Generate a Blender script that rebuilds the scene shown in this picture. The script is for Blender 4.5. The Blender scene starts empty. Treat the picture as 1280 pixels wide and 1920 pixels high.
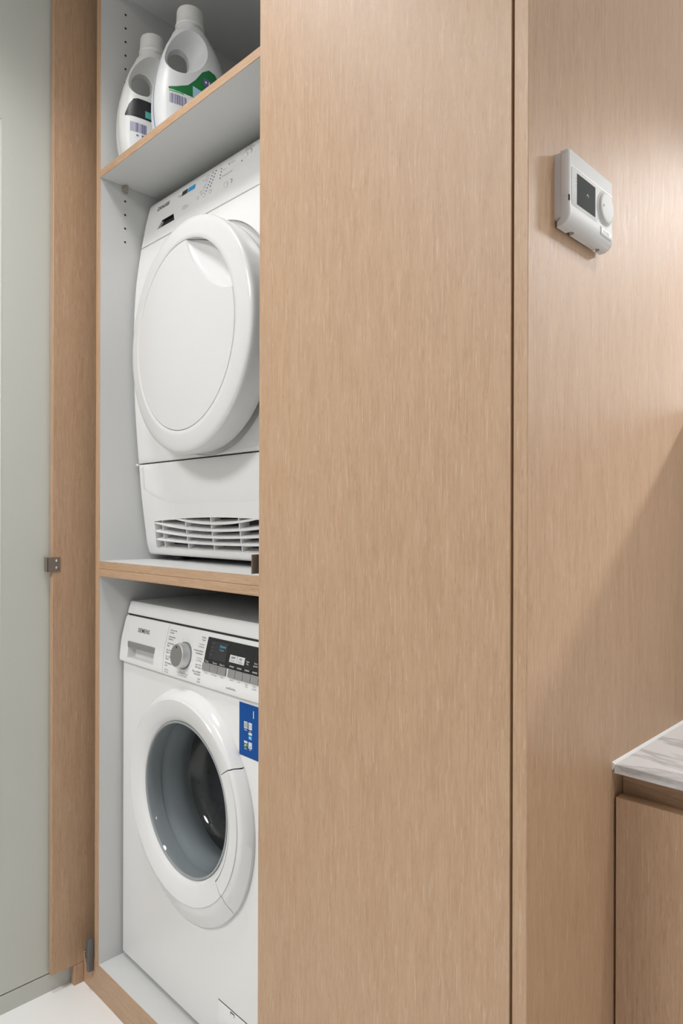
import bpy, bmesh, math, random
from mathutils import Matrix, Vector
random.seed(7)
SC = bpy.context.scene
COL = SC.collection
PI = math.pi

# ------------------------------------------------------------------ camera
cam_d = bpy.data.cameras.new('camera')
cam_d.sensor_fit = 'HORIZONTAL'
cam_d.sensor_width = 24.0
cam_d.lens = 24.0
cam_d.shift_y = 16.0 / 1280.0
cam_d.clip_start = 0.02
cam = bpy.data.objects.new('camera', cam_d)
COL.objects.link(cam)
YAW = PI / 2 - math.atan(1293.0 / 1280.0)
cam.matrix_world = (Matrix.Translation((0.0, -0.72, 1.12)) @ Matrix.Rotation(YAW, 4, 'Z')
                    @ Matrix.Rotation(PI / 2, 4, 'X') @ Matrix.Rotation(math.radians(0.15), 4, 'Z'))
SC.camera = cam

# ------------------------------------------------------------------ world and exposure
world = bpy.data.worlds.new('world')
SC.world = world
world.use_nodes = True
world.node_tree.nodes['Background'].inputs[0].default_value = (0.9, 0.95, 1.0, 1)
world.node_tree.nodes['Background'].inputs[1].default_value = 0.3
SC.view_settings.view_transform = 'Standard'
SC.view_settings.look = 'None'
SC.view_settings.exposure = 0.0
SC.view_settings.gamma = 1.0
SC.view_settings.use_curve_mapping = False

# ceiling lamps: (x, y, radius, watts, spread degrees, colour)
LAMPS = [
    (-1.15, -0.42, 0.13, 4.5, 114, (1.0, 0.985, 0.985)),
    (0.48, 2.10, 0.16, 92.0, 137, (0.985, 0.985, 1.0)),
    (0.22, 0.42, 0.035, 5.0, 84, (1.0, 0.985, 0.98)),
    (-1.00, -1.70, 0.34, 28.0, 164, (0.975, 0.985, 1.0)),
    (1.15, -0.25, 0.22, 5.0, 140, (0.975, 0.985, 1.0)),  # unseen lamp, added as fill for faces turned to the right
]
CEIL = 2.52


# ------------------------------------------------------------------ materials
MATS = {}


def nmat(name):
    m = bpy.data.materials.new(name)
    m.use_nodes = True
    MATS[name] = m
    return m, m.node_tree, m.node_tree.nodes['Principled BSDF']


def plain(name, col, rough=0.5, metal=0.0, spec=0.5, coat=0.0, bump=0.0, bscale=300):
    m, t, b = nmat(name)
    b.inputs['Base Color'].default_value = (*col, 1)
    b.inputs['Roughness'].default_value = rough
    b.inputs['Metallic'].default_value = metal
    b.inputs['Specular IOR Level'].default_value = spec
    b.inputs['Coat Weight'].default_value = coat
    # a faint procedural unevenness so that no surface is a flat constant
    tc = t.nodes.new('ShaderNodeTexCoord')
    n = t.nodes.new('ShaderNodeTexNoise')
    n.inputs['Scale'].default_value = bscale
    n.inputs['Detail'].default_value = 1
    t.links.new(tc.outputs['Object'], n.inputs['Vector'])
    mr = t.nodes.new('ShaderNodeMapRange')
    mr.inputs['To Min'].default_value = max(0.0, rough - 0.008)
    mr.inputs['To Max'].default_value = min(1.0, rough + 0.008)
    t.links.new(n.outputs['Fac'], mr.inputs['Value'])
    t.links.new(mr.outputs['Result'], b.inputs['Roughness'])
    if bump:
        bp = t.nodes.new('ShaderNodeBump')
        bp.inputs['Strength'].default_value = bump
        bp.inputs['Distance'].default_value = 0.001
        t.links.new(n.outputs['Fac'], bp.inputs['Height'])
        t.links.new(bp.outputs['Normal'], b.inputs['Normal'])
    return m


def oak(name, axis='z', off=(0, 0, 0), tone=0.95, sat=1.0, rough=0.52):
    """limed oak veneer laminate with the grain along one axis"""
    m, t, b = nmat(name)
    N, L = t.nodes, t.links
    tc = N.new('ShaderNodeTexCoord')
    mp = N.new('ShaderNodeMapping')
    mp.inputs['Location'].default_value = off
    L.new(tc.outputs['Object'], mp.inputs['Vector'])

    def stretched(k, scale, detail, rough_=0.6, dist=0.0):
        s = N.new('ShaderNodeVectorMath')
        s.operation = 'MULTIPLY'
        s.inputs[1].default_value = tuple(k if a == axis else 1.0 for a in 'xyz')
        L.new(mp.outputs['Vector'], s.inputs[0])
        n = N.new('ShaderNodeTexNoise')
        n.inputs['Scale'].default_value = scale
        n.inputs['Detail'].default_value = detail
        n.inputs['Roughness'].default_value = rough_
        n.inputs['Distortion'].default_value = dist
        L.new(s.outputs['Vector'], n.inputs['Vector'])
        return n.outputs['Fac']

    def ramp(src, lo, hi, a=0.0, c=1.0):
        r = N.new('ShaderNodeMapRange')
        r.inputs['From Min'].default_value = lo
        r.inputs['From Max'].default_value = hi
        r.inputs['To Min'].default_value = a
        r.inputs['To Max'].default_value = c
        L.new(src, r.inputs['Value'])
        return r.outputs['Result']

    def mix(f, a, c):
        x = N.new('ShaderNodeMix')
        x.data_type = 'RGBA'
        L.new(f, x.inputs['Factor'])
        for v, i in ((a, 6), (c, 7)):
            if isinstance(v, tuple):
                x.inputs[i].default_value = (*v, 1)
            else:
                L.new(v, x.inputs[i])
        return x.outputs[2]

    def tn(c):
        g = sum(c) / 3
        return tuple(tone * (g + (v - g) * sat) for v in c)
    band = ramp(stretched(0.05, 30, 4, 0.6, 0.8), 0.30, 0.70)
    fibre = ramp(stretched(0.045, 300, 5, 0.7, 0.5), 0.38, 0.62)
    fine = ramp(stretched(0.045, 900, 2, 0.6), 0.3, 0.7)
    pore = ramp(stretched(0.050, 430, 3, 0.6, 0.8), 0.575, 0.68, 0.0, 0.50)
    c = mix(band, tn((0.425, 0.252, 0.138)), tn((0.505, 0.314, 0.182)))
    c2 = mix(fibre, tn((0.385, 0.222, 0.121)), tn((0.560, 0.358, 0.217)))
    half = N.new('ShaderNodeValue')
    half.outputs[0].default_value = 0.5
    c = mix(half.outputs[0], c, c2)
    fm = ramp(fine, 0, 1, 0.0, 0.25)
    c = mix(fm, c, tn((0.50, 0.332, 0.208)))
    c = mix(pore, c, tn((0.64, 0.49, 0.37)))
    dark = ramp(stretched(0.075, 620, 3, 0.65, 0.6), 0.30, 0.43, 0.65, 0.0)
    c = mix(dark, c, tn((0.30, 0.165, 0.085)))
    mott = ramp(stretched(0.16, 70, 4, 0.65, 0.5), 0.35, 0.68, 0.0, 0.30)
    c = mix(mott, c, tn((0.58, 0.40, 0.262)))
    L.new(c, b.inputs['Base Color'])
    L.new(ramp(fibre, 0, 1, rough - 0.04, rough + 0.07), b.inputs['Roughness'])
    b.inputs['Specular IOR Level'].default_value = 0.75
    b.inputs['Coat Weight'].default_value = 0.20
    b.inputs['Coat Roughness'].default_value = 0.44
    bp = N.new('ShaderNodeBump')
    bp.inputs['Strength'].default_value = 0.12
    bp.inputs['Distance'].default_value = 0.0006
    L.new(fibre, bp.inputs['Height'])
    L.new(bp.outputs['Normal'], b.inputs['Normal'])
    return m


def marble(name):
    m, t, b = nmat(name)
    N, L = t.nodes, t.links
    tc = N.new('ShaderNodeTexCoord')
    mp = N.new('ShaderNodeMapping')
    mp.inputs['Rotation'].default_value = (0, 0, 0.5)
    mp.inputs['Scale'].default_value = (3.2, 10.0, 9.0)
    L.new(tc.outputs['Object'], mp.inputs['Vector'])
    n = N.new('ShaderNodeTexNoise')
    n.inputs['Scale'].default_value = 0.9
    n.inputs['Detail'].default_value = 6
    n.inputs['Distortion'].default_value = 0.9
    L.new(mp.outputs['Vector'], n.inputs['Vector'])
    sub = N.new('ShaderNodeMath'); sub.operation = 'SUBTRACT'; sub.inputs[1].default_value = 0.5
    L.new(n.outputs['Fac'], sub.inputs[0])
    ab = N.new('ShaderNodeMath'); ab.operation = 'ABSOLUTE'
    L.new(sub.outputs[0], ab.inputs[0])
    r = N.new('ShaderNodeValToRGB')
    r.color_ramp.elements[0].position = 0.0
    r.color_ramp.elements[0].color = (0.46, 0.455, 0.46, 1)
    r.color_ramp.elements[1].position = 0.032
    r.color_ramp.elements[1].color = (0.70, 0.70, 0.705, 1)
    L.new(ab.outputs[0], r.inputs['Fac'])
    L.new(r.outputs['Color'], b.inputs['Base Color'])
    b.inputs['Roughness'].default_value = 0.32
    return m


def glass_shell(name, tint, gloss=0.12, haze=0.25, haze_col=(0.45, 0.5, 0.52)):
    """one-layer glass wall: see-through, mirror-like at grazing angles, slightly milky"""
    m = bpy.data.materials.new(name)
    m.use_nodes = True
    MATS[name] = m
    t = m.node_tree
    N, L = t.nodes, t.links
    N.remove(N['Principled BSDF'])
    out = N['Material Output']
    tr = N.new('ShaderNodeBsdfTransparent'); tr.inputs[0].default_value = (*tint, 1)
    df = N.new('ShaderNodeBsdfDiffuse'); df.inputs[0].default_value = (*haze_col, 1)
    gl = N.new('ShaderNodeBsdfGlossy'); gl.inputs['Roughness'].default_value = 0.06
    m1 = N.new('ShaderNodeMixShader'); m1.inputs[0].default_value = haze
    L.new(tr.outputs[0], m1.inputs[1]); L.new(df.outputs[0], m1.inputs[2])
    lw = N.new('ShaderNodeLayerWeight'); lw.inputs[0].default_value = 0.5
    fr = N.new('ShaderNodeMath'); fr.operation = 'POWER'; fr.inputs[1].default_value = 4.0
    L.new(lw.outputs['Facing'], fr.inputs[0])
    ad = N.new('ShaderNodeMath'); ad.operation = 'ADD'; ad.inputs[1].default_value = gloss; ad.use_clamp = True
    L.new(fr.outputs[0], ad.inputs[0])
    m2 = N.new('ShaderNodeMixShader')
    L.new(ad.outputs[0], m2.inputs[0]); L.new(m1.outputs[0], m2.inputs[1]); L.new(gl.outputs[0], m2.inputs[2])
    L.new(m2.outputs[0], out.inputs['Surface'])
    return m


def emit(name, col, strength):
    m, t, b = nmat(name)
    b.inputs['Base Color'].default_value = (*col, 1)
    b.inputs['Emission Color'].default_value = (*col, 1)
    b.inputs['Emission Strength'].default_value = strength
    return m


OAKV = oak('oak_vertical')
OAKD = oak('oak_door', off=(3.1, 0.7, 1.9))
OAKE = oak('oak_end_panel', off=(7.3, 2.2, 0.4))
OAKB = oak('oak_base_door', off=(1.3, 5.2, 2.4))
OAKX = oak('oak_horizontal', axis='x', off=(0.5, 0.3, 0.9))
OAKRAW = oak('oak_edge_band', off=(0.2, 0.1, 4.0), tone=1.0)
WHITE = plain('white_melamine', (0.60, 0.605, 0.60), 0.45, bump=0.05, bscale=900)
ENAMEL = plain('white_enamel', (0.79, 0.785, 0.775), 0.28)
PLASTIC = plain('white_plastic', (0.80, 0.795, 0.785), 0.30)
GLOSSW = plain('glossy_white_plastic', (0.76, 0.76, 0.757), 0.16)
DRYW = plain('dryer_door_plastic', (0.67, 0.67, 0.67), 0.18)
PEARL = plain('pearl_white_plastic', (0.80, 0.795, 0.79), 0.34)
SILVER = plain('silver_paint', (0.42, 0.42, 0.42), 0.35, metal=0.55)
GRIPM = plain('grey_grip', (0.30, 0.295, 0.285), 0.4, metal=0.3)
KNOBM = plain('brushed_silver', (0.60, 0.61, 0.62), 0.35, metal=0.6)
DIALF = plain('dial_face_grey', (0.22, 0.21, 0.20), 0.45, metal=0.2)
GREYBTN = plain('grey_button', (0.30, 0.295, 0.29), 0.4, metal=0.2)
BLACK = plain('black_plastic', (0.012, 0.012, 0.013), 0.35)
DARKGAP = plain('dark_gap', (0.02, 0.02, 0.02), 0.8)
SCREENB = plain('black_glass', (0.010, 0.010, 0.013), 0.10)
SCREENG = plain('grey_lcd', (0.028, 0.031, 0.032), 0.25)
LCD = plain('green_grey_lcd', (0.045, 0.051, 0.047), 0.6, spec=0.05)
INK = plain('dark_ink', (0.025, 0.025, 0.028), 0.6)
INKG = plain('grey_ink', (0.30, 0.30, 0.31), 0.6)
INKD = plain('dim_ink', (0.10, 0.105, 0.11), 0.6)
INKW = plain('white_ink', (0.75, 0.75, 0.75), 0.6)
INKB = plain('blue_ink', (0.12, 0.42, 0.70), 0.6)
INKP = plain('violet_ink', (0.11, 0.10, 0.26), 0.6)
INKR = plain('red_ink', (0.42, 0.14, 0.12), 0.6)
STICKB = plain('blue_sticker', (0.003, 0.070, 0.29), 0.5, spec=0.2)
CYAN = plain('cyan_print', (0.02, 0.33, 0.72), 0.5)
GREEN = plain('green_print', (0.008, 0.165, 0.045), 0.5)
GREENL = plain('light_green_print', (0.10, 0.42, 0.16), 0.5)
TEAL = plain('teal_print', (0.08, 0.38, 0.33), 0.5)
LABELBK = plain('black_label', (0.008, 0.009, 0.014), 0.4)
LABELW = plain('white_label', (0.70, 0.71, 0.71), 0.45)
LABELBL = plain('pale_blue_label', (0.35, 0.55, 0.68), 0.45)
HDPE = plain('white_bottle_plastic', (0.71, 0.72, 0.735), 0.36)
HDPE2 = plain('cream_bottle_plastic', (0.72, 0.725, 0.71), 0.36)
CAPM = plain('white_cap_plastic', (0.75, 0.755, 0.74), 0.42)
SEAMBL = plain('blue_seam', (0.10, 0.30, 0.62), 0.45)
BRONZE = plain('bronze_metal', (0.20, 0.165, 0.135), 0.45, metal=0.25)
HINGEM = plain('grey_hinge_metal', (0.16, 0.165, 0.17), 0.45, metal=0.5)
SCREWM = plain('bright_screw_metal', (0.75, 0.75, 0.74), 0.22, metal=1.0)
BRASS = plain('nickel_pin', (0.50, 0.46, 0.40), 0.35, metal=0.8)
STEEL = plain('drum_steel', (0.07, 0.07, 0.072), 0.36, metal=0.9)
RUBBER = plain('grey_rubber', (0.34, 0.36, 0.37), 0.55)
SAGE = plain('sage_paint', (0.535, 0.545, 0.50), 0.5, bump=0.15, bscale=160)
FLOORM = plain('white_floor_resin', (0.82, 0.815, 0.80), 0.38, bump=0.05, bscale=30)
WALLM = plain('white_wall_paint', (0.55, 0.55, 0.545), 0.7, bump=0.1, bscale=250)
CEILM = plain('white_ceiling_paint', (0.66, 0.66, 0.655), 0.8)
SILIC = plain('white_sealant', (0.78, 0.78, 0.77), 0.4)
THERM = plain('thermostat_plastic', (0.59, 0.585, 0.57), 0.5, spec=0.3)
THERMD = plain('thermostat_side_plastic', (0.62, 0.58, 0.56), 0.4)
MARB = marble('white_marble')
GLASS = glass_shell('door_bowl_glass', (0.80, 0.83, 0.84), 0.045, 0.05)
LAMPM = emit('lamp_diffuser', (1.0, 0.97, 0.93), 6.0)


# ------------------------------------------------------------------ mesh helpers
def finish(me, smooth=None):
    if smooth is not None:
        for p in me.polygons:
            p.use_smooth = True
        me.set_sharp_from_angle(angle=math.radians(smooth))


def obj(name, bm, mat, parent=None, smooth=None, label=None, loc=None, rot=None):
    bmesh.ops.recalc_face_normals(bm, faces=bm.faces[:])
    me = bpy.data.meshes.new(name)
    bm.to_mesh(me)
    bm.free()
    me.materials.append(mat)
    finish(me, smooth)
    o = bpy.data.objects.new(name, me)
    COL.objects.link(o)
    if parent is not None:
        o.parent = parent
    if loc is not None:
        o.location = loc
    if rot is not None:
        o.rotation_euler = rot
    if label:
        o['label'] = label
    return o


def new():
    return bmesh.new()


def box(bm, x0, x1, y0, y1, z0, z1, bev=0.0, seg=2):
    b2 = bmesh.new()
    bmesh.ops.create_cube(b2, size=1.0, matrix=Matrix.Translation(((x0 + x1) / 2, (y0 + y1) / 2, (z0 + z1) / 2))
                          @ Matrix.Diagonal((abs(x1 - x0), abs(y1 - y0), abs(z1 - z0), 1)))
    if bev:
        bmesh.ops.bevel(b2, geom=b2.edges[:], offset=bev, segments=seg, profile=0.6, affect='EDGES')
    merge(bm, b2)
    return bm


def merge(bm, b2):
    mp = {v: bm.verts.new(v.co) for v in b2.verts}
    for f in b2.faces:
        try:
            bm.faces.new([mp[v] for v in f.verts])
        except ValueError:
            pass
    b2.free()


def bx(*a, **k):
    return box(bmesh.new(), *a, **k)


def loft(bm, rings, closed=True, cap=True, wrap=False):
    """rings: lists of points, all alike in length"""
    vs = [[bm.verts.new(p) for p in r] for r in rings]
    n = len(vs[0])
    pairs = list(zip(vs[:-1], vs[1:]))
    if wrap:
        pairs.append((vs[-1], vs[0]))
    for a, b in pairs:
        for i in range(n if closed else n - 1):
            j = (i + 1) % n
            bm.faces.new((a[i], a[j], b[j], b[i]))
    if cap and not wrap:
        bm.faces.new(vs[0][::-1])
        bm.faces.new(vs[-1])
    return bm


def prism_x(bm, prof, x0, x1):
    """polygon in (y, z) drawn out along x"""
    return loft(bm, [[(x0, y, z) for y, z in prof], [(x1, y, z) for y, z in prof]])


def prism_y(bm, prof, y0, y1):
    """polygon in (x, z) drawn out along y"""
    return loft(bm, [[(x, y0, z) for x, z in prof], [(x, y1, z) for x, z in prof]])


def lathe_y(bm, prof, cx, cz, n=96, cap=(False, False), closed=False):
    """(radius, y) profile turned about an axis along y"""
    rings = [[(cx + r * math.cos(2 * PI * i / n), y, cz + r * math.sin(2 * PI * i / n)) for i in range(n)] for r, y in prof]
    vs = [[bm.verts.new(p) for p in r] for r in rings]
    pairs = list(zip(vs[:-1], vs[1:]))
    if closed:
        pairs.append((vs[-1], vs[0]))
    for a, b in pairs:
        for i in range(n):
            j = (i + 1) % n
            bm.faces.new((a[i], a[j], b[j], b[i]))
    if cap[0]:
        bm.faces.new(vs[0])
    if cap[1]:
        bm.faces.new(vs[-1])
    return bm


def cyl(bm, p0, p1, r, n=24, r1=None):
    p0, p1 = Vector(p0), Vector(p1)
    d = (p1 - p0)
    q = d.normalized().to_track_quat('Z', 'Y')
    r1 = r if r1 is None else r1
    rings = []
    for p, rr in ((p0, r), (p1, r1)):
        rings.append([p + q @ Vector((rr * math.cos(2 * PI * i / n), rr * math.sin(2 * PI * i / n), 0)) for i in range(n)])
    return loft(bm, rings)


def empty(name, loc, label, cat, rotz=0.0, group=None):
    o = bpy.data.objects.new(name, None)
    o.empty_display_size = 0.05
    COL.objects.link(o)
    o.location = loc
    o.rotation_euler = (0, 0, rotz)
    o['label'] = label
    o['category'] = cat
    if group:
        o['group'] = group
    return o


def struct(o):
    o['kind'] = 'structure'
    return o


def boolean(o, cutter_bm, op='DIFFERENCE', smooth=None):
    bmesh.ops.recalc_face_normals(cutter_bm, faces=cutter_bm.faces[:])
    cm = bpy.data.meshes.new('cutter')
    cutter_bm.to_mesh(cm)
    cutter_bm.free()
    c = bpy.data.objects.new('cutter', cm)
    COL.objects.link(c)
    c.parent = o.parent
    c.location = o.location
    c.rotation_euler = o.rotation_euler
    md = o.modifiers.new('b', 'BOOLEAN')
    md.operation = op
    md.object = c
    md.solver = 'EXACT'
    bpy.context.view_layer.update()
    dg = bpy.context.evaluated_depsgraph_get()
    me = bpy.data.meshes.new_from_object(o.evaluated_get(dg))
    mats = list(o.data.materials)
    o.modifiers.clear()
    old = o.data
    o.data = me
    me.name = old.name
    me.materials.clear()
    for mm in mats:
        me.materials.append(mm)
    for p in me.polygons:
        p.material_index = 0
    bpy.data.objects.remove(c)
    if smooth is not None:
        finish(me, smooth)
    return o


def text_bm(s, size, align='LEFT', bold=0.0, shear=0.0, spacing=1.0):
    """lettering as a flat mesh in the x-z plane, facing -y, base line at z = 0"""
    cu = bpy.data.curves.new('lettering', 'FONT')
    cu.body = s
    cu.size = size
    cu.align_x = align
    cu.offset = bold
    cu.shear = shear
    cu.space_character = spacing
    cu.resolution_u = 3
    t = bpy.data.objects.new('lettering', cu)
    COL.objects.link(t)
    bpy.context.view_layer.update()
    me = bpy.data.meshes.new_from_object(t.evaluated_get(bpy.context.evaluated_depsgraph_get()))
    bm = bmesh.new()
    bm.from_mesh(me)
    for v in bm.verts:
        x, y, z = v.co
        v.co = (x, 0.0, y)
    bpy.data.objects.remove(t)
    bpy.data.curves.remove(cu)
    bpy.data.meshes.remove(me)
    return bm


def lerp(tab, z):
    for (z0, y0), (z1, y1) in zip(tab[:-1], tab[1:]):
        if z <= z1:
            return y0 + (y1 - y0) * (z - z0) / (z1 - z0)
    return tab[-1][1]


def smoothtab(tab, n=60):
    """resample a (z, y) table with a Catmull-Rom curve"""
    out = []
    m = len(tab)
    for i in range(m - 1):
        p0, p1, p2, p3 = tab[max(i - 1, 0)], tab[i], tab[i + 1], tab[min(i + 2, m - 1)]
        k = max(2, n // m)
        for j in range(k):
            t = j / k
            z = p1[0] + (p2[0] - p1[0]) * t
            y = 0.5 * (2 * p1[1] + (p2[1] - p0[1]) * t + (2 * p0[1] - 5 * p1[1] + 4 * p2[1] - p3[1]) * t * t
                       + (3 * p1[1] - p0[1] - 3 * p2[1] + p3[1]) * t ** 3)
            out.append((z, y))
    out.append(tab[-1])
    return out


def on_surface(bm, tab, x, z, off):
    """bend a flat lettering or print mesh (x-z plane) onto the front y = tab(z)"""
    for v in bm.verts:
        v.co.x += x
        v.co.z += z
        v.co.y += lerp(tab, v.co.z) - off
    return bm


def patch(tab, x0, x1, z0, z1, off, thick=0.0008, nz=6):
    bm = bmesh.new()
    prof = []
    zs = [z0 + (z1 - z0) * i / nz for i in range(nz + 1)]
    for z in zs:
        prof.append((lerp(tab, z) - off, z))
    for z in zs[::-1]:
        prof.append((lerp(tab, z) - off + thick, z))
    return prism_x(bm, prof, x0, x1)


# ================================================================== THE ROOM
XG = -1.630          # face of the sage wall
XR, YF, YB = 2.3, -2.7, 3.0
struct(obj('floor', bx(XG - 0.1, XR, YF, YB, -0.05, 0.0), FLOORM))
struct(obj('ceiling', bx(XG - 0.1, XR, YF, YB, CEIL, CEIL + 0.05), CEILM))
struct(obj('wall_right', bx(XR, XR + 0.06, YF, YB, 0, CEIL), WALLM))
struct(obj('wall_front', bx(XG - 0.1, XR, YF - 0.06, YF, 0, CEIL), WALLM))
struct(obj('wall_back', bx(-0.40, XR, YB, YB + 0.06, 0, CEIL), WALLM))
struct(obj('wall_alcove', bx(XG, -0.40, 0.635, 0.70, 0, CEIL), WALLM))
struct(obj('wall_corridor', bx(-0.46, -0.40, 0.70, YB, 0, CEIL), WALLM))
# half-height partition behind the counter, just out of frame
struct(obj('wall_partition', bx(-0.407, 0.66, 0.560, 0.655, 0.0, 1.315), WALLM))
# the sage wall: framed panelling with a sunk field, a shadow gap and a kick board
w = bmesh.new()
box(w, XG - 0.03, XG, -0.166, 0.635, 0.0455, CEIL)
box(w, XG - 0.03, XG, YF, -0.166, 2.025, CEIL)
box(w, XG - 0.03, XG, YF, -0.166, 0.0455, 0.22)
box(w, XG - 0.03, XG, YF, -0.95, 0.22, 2.025)
wl = struct(obj('wall_left', w, SAGE))
obj('panel_field', bx(XG - 0.028, XG - 0.008, -0.95, -0.166, 0.22, 2.025), SAGE, wl)
pm = bmesh.new()
for a in (0, 1):
    y = -0.166 if a else -0.95
    s = -1 if a else 1
    loft(pm, [[(XG - 0.008, y, 0.22), (XG - 0.008, y + s * 0.006, 0.22), (XG + 0.0005, y, 0.22)],
              [(XG - 0.008, y, 2.025), (XG - 0.008, y + s * 0.006, 2.025), (XG + 0.0005, y, 2.025)]])
obj('panel_moulding', pm, SAGE, wl)
struct(obj('baseboard_left', bx(XG - 0.03, XG, YF, 0.635, 0.0, 0.0425), SAGE))
struct(obj('shade_backing_1', bx(XG - 0.06, XG - 0.03, YF, 0.635, 0.0, CEIL), DARKGAP))  # dark sheet added behind the wall so the gap looks shaded

# ================================================================== THE TALL CABINET
XL, XP = -1.533, -0.905
YC = 0.020
tall = empty('tall_cabinet', (-1.0, 0.0, 0.0), 'tall oak built-in cabinet holding washer and dryer, one door open', 'cabinet')


def tc(name, bm, mat, parent=None, **k):
    """world-space mesh under the tall cabinet"""
    for v in bm.verts:
        v.co.x += 1.0
    return obj(name, bm, mat, parent or tall, **k)


sp = tc('side_panel', bx(XL - 0.019, XL, YC + 0.0012, 0.62, 0.074, 2.42), WHITE)
tc('edge_band', bx(XL - 0.019, XL, YC, YC + 0.0012, 0.074, 2.42, bev=0.0004, seg=1), OAKRAW, sp)
for zz in [1.791 + 0.0328 * k for k in range(4)] + [2.176 + 0.0328 * k for k in range(6)]:
    for yy in (0.083, 0.50):
        b = bmesh.new()
        cyl(b, (XL - 0.0002, yy, zz), (XL + 0.0004, yy, zz), 0.0026, 12)
        tc('pin_hole', b, DARKGAP, sp)
pt = tc('partition', bx(XP, XP + 0.019, YC, 0.62, 0.074, 2.42), WHITE)
tc('top_panel', bx(XL, -0.427, YC, 0.62, 2.381, 2.40), WHITE)
tc('bottom_panel', bx(XL, -0.427, YC + 0.0015, 0.62, 0.056, 0.074), WHITE)
tc('back_panel', bx(XL - 0.019, -0.427, 0.612, 0.62, 0.056, 2.42), WHITE)
pl = bmesh.new()
box(pl, -1.608, -0.427, YC, YC + 0.0015, 0.0, 0.074)
box(pl, -1.608, -0.427, YC + 0.0015, 0.038, 0.0, 0.056)
tc('plinth', pl, OAKX)
tc('filler_strip', bx(-1.6255, -1.608, -0.0045, 0.0199, 0.0, 0.049, bev=0.0012), OAKV)
# fixed double shelf between the two machines
sh = tc('double_shelf', bx(XL, XP, YC + 0.0012, 0.612, 1.0058, 1.0235), WHITE)
tc('lower_board', bx(XL, XP, YC + 0.0012, 0.612, 0.988, 1.0055), WHITE, sh)
tc('edge_band', bx(XL, XP, YC, YC + 0.0012, 1.0058, 1.0235, bev=0.0009, seg=1), OAKX, sh)
tc('edge_band', bx(XL, XP, YC, YC + 0.0012, 0.988, 1.0055, bev=0.0009, seg=1), OAKX, sh)
# loose upper shelf on pins
us = tc('upper_shelf', bx(XL + 0.001, XP - 0.001, YC + 0.0012, 0.60, 1.9245, 1.942), WHITE)
tc('edge_band', bx(XL + 0.001, XP - 0.001, YC, YC + 0.0012, 1.9245, 1.942, bev=0.0004, seg=1), OAKX, us)
for yy in (0.081, 0.50):
    b = bmesh.new()
    cyl(b, (XL, yy, 1.9205), (XL + 0.014, yy, 1.9205), 0.0035, 16)
    cyl(b, (XL, yy, 1.9205), (XL + 0.004, yy, 1.9205), 0.0065, 16)
    box(b, XL + 0.003, XL + 0.008, yy - 0.006, yy + 0.006, 1.908, 1.9243, bev=0.001)
    tc('shelf_pin', b, BRASS, us, smooth=40)
# closed door with its edge pull
dr = tc('closed_door', bx(-0.909, -0.4295, 0.0, 0.0185, 0.052, 2.405, bev=0.0007, seg=1), OAKD, label='closed oak door')
h = bmesh.new()
box(h, -0.923, -0.892, 0.0185, 0.0202, 1.029, 1.062, bev=0.0005, seg=1)
box(h, -0.9232, -0.9207, -0.005, 0.0202, 1.029, 1.062, bev=0.0006, seg=1)
tc('edge_pull', h, BRONZE, dr, label='dark bronze edge pull')
# oak end panel
ep = tc('end_panel', bx(-0.426, -0.407, 0.0, 0.634, 0.0, 2.42, bev=0.0008, seg=1), OAKE, label='wide oak end panel')
# open leaf slid back into its pocket
lf = tc('open_door', bx(-1.6255, -1.608, -0.058, 0.56, 0.0495, 2.405, bev=0.0007, seg=1), OAKV, label='oak door folded open against the sage wall')
h = bmesh.new()
box(h, -1.608, -1.6062, -0.0715, -0.041, 0.998, 1.032, bev=0.0005, seg=1)
box(h, -1.6245, -1.6062, -0.0715, -0.0690, 0.998, 1.032, bev=0.0006, seg=1)
pull = tc('edge_pull', h, BRONZE, lf, label='dark bronze edge pull')
for zz in (1.0075, 1.0235):
    b = bmesh.new()
    lathe_y(b, [(0.0030, 0), (0.0030, -0.0006), (0.0022, -0.0014), (0.0008, -0.0017)], 0, 0, 16, cap=(True, True))
    bmesh.ops.rotate(b, verts=b.verts, cent=(0, 0, 0), matrix=Matrix.Rotation(PI / 2, 3, 'Z'))
    bmesh.ops.translate(b, verts=b.verts, vec=(-1.6062, -0.0492, zz))
    tc('screw', b, SCREWM, lf, smooth=40)
hb = bmesh.new()
box(hb, -1.5745, -1.5585, 0.0085, 0.019, 0.066, 0.122, bev=0.002)
box(hb, -1.5640, -1.5530, 0.0055, 0.0195, 0.052, 0.128, bev=0.0022)
hg = tc('pivot_hinge', hb, HINGEM, None, smooth=40)
b = bmesh.new()
box(b, -1.5800, -1.5735, 0.0095, 0.019, 0.074, 0.088, bev=0.001)
tc('hinge_roller', b, BLACK, hg)


# ================================================================== WASHING MACHINE
wm = empty('washing_machine', (-1.526, 0.077, 0.0745), 'white front-loading washing machine with silver dial under the double shelf', 'washing machine', math.radians(-1.0))
W = 0.598
obj('body', bx(0, W, 0, 0.52, 0.010, 0.711, bev=0.005, seg=3), ENAMEL, wm, smooth=40)
obj('upper_casing', bx(0.0015, W - 0.0015, 0.035, 0.52, 0.705, 0.815), ENAMEL, wm)
for x in (0.05, W - 0.05):
    for y in (0.06, 0.47):
        b = bmesh.new()
        cyl(b, (x, y, 0.0), (x, y, 0.012), 0.022, 20)
        obj('foot', b, BLACK, wm)
PT = smoothtab([(0.700, -0.0105), (0.713, -0.0085), (0.735, -0.0068), (0.764, -0.003), (0.795, 0.0042), (0.818, 0.0105), (0.83, 0.0140)], 36)


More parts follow.
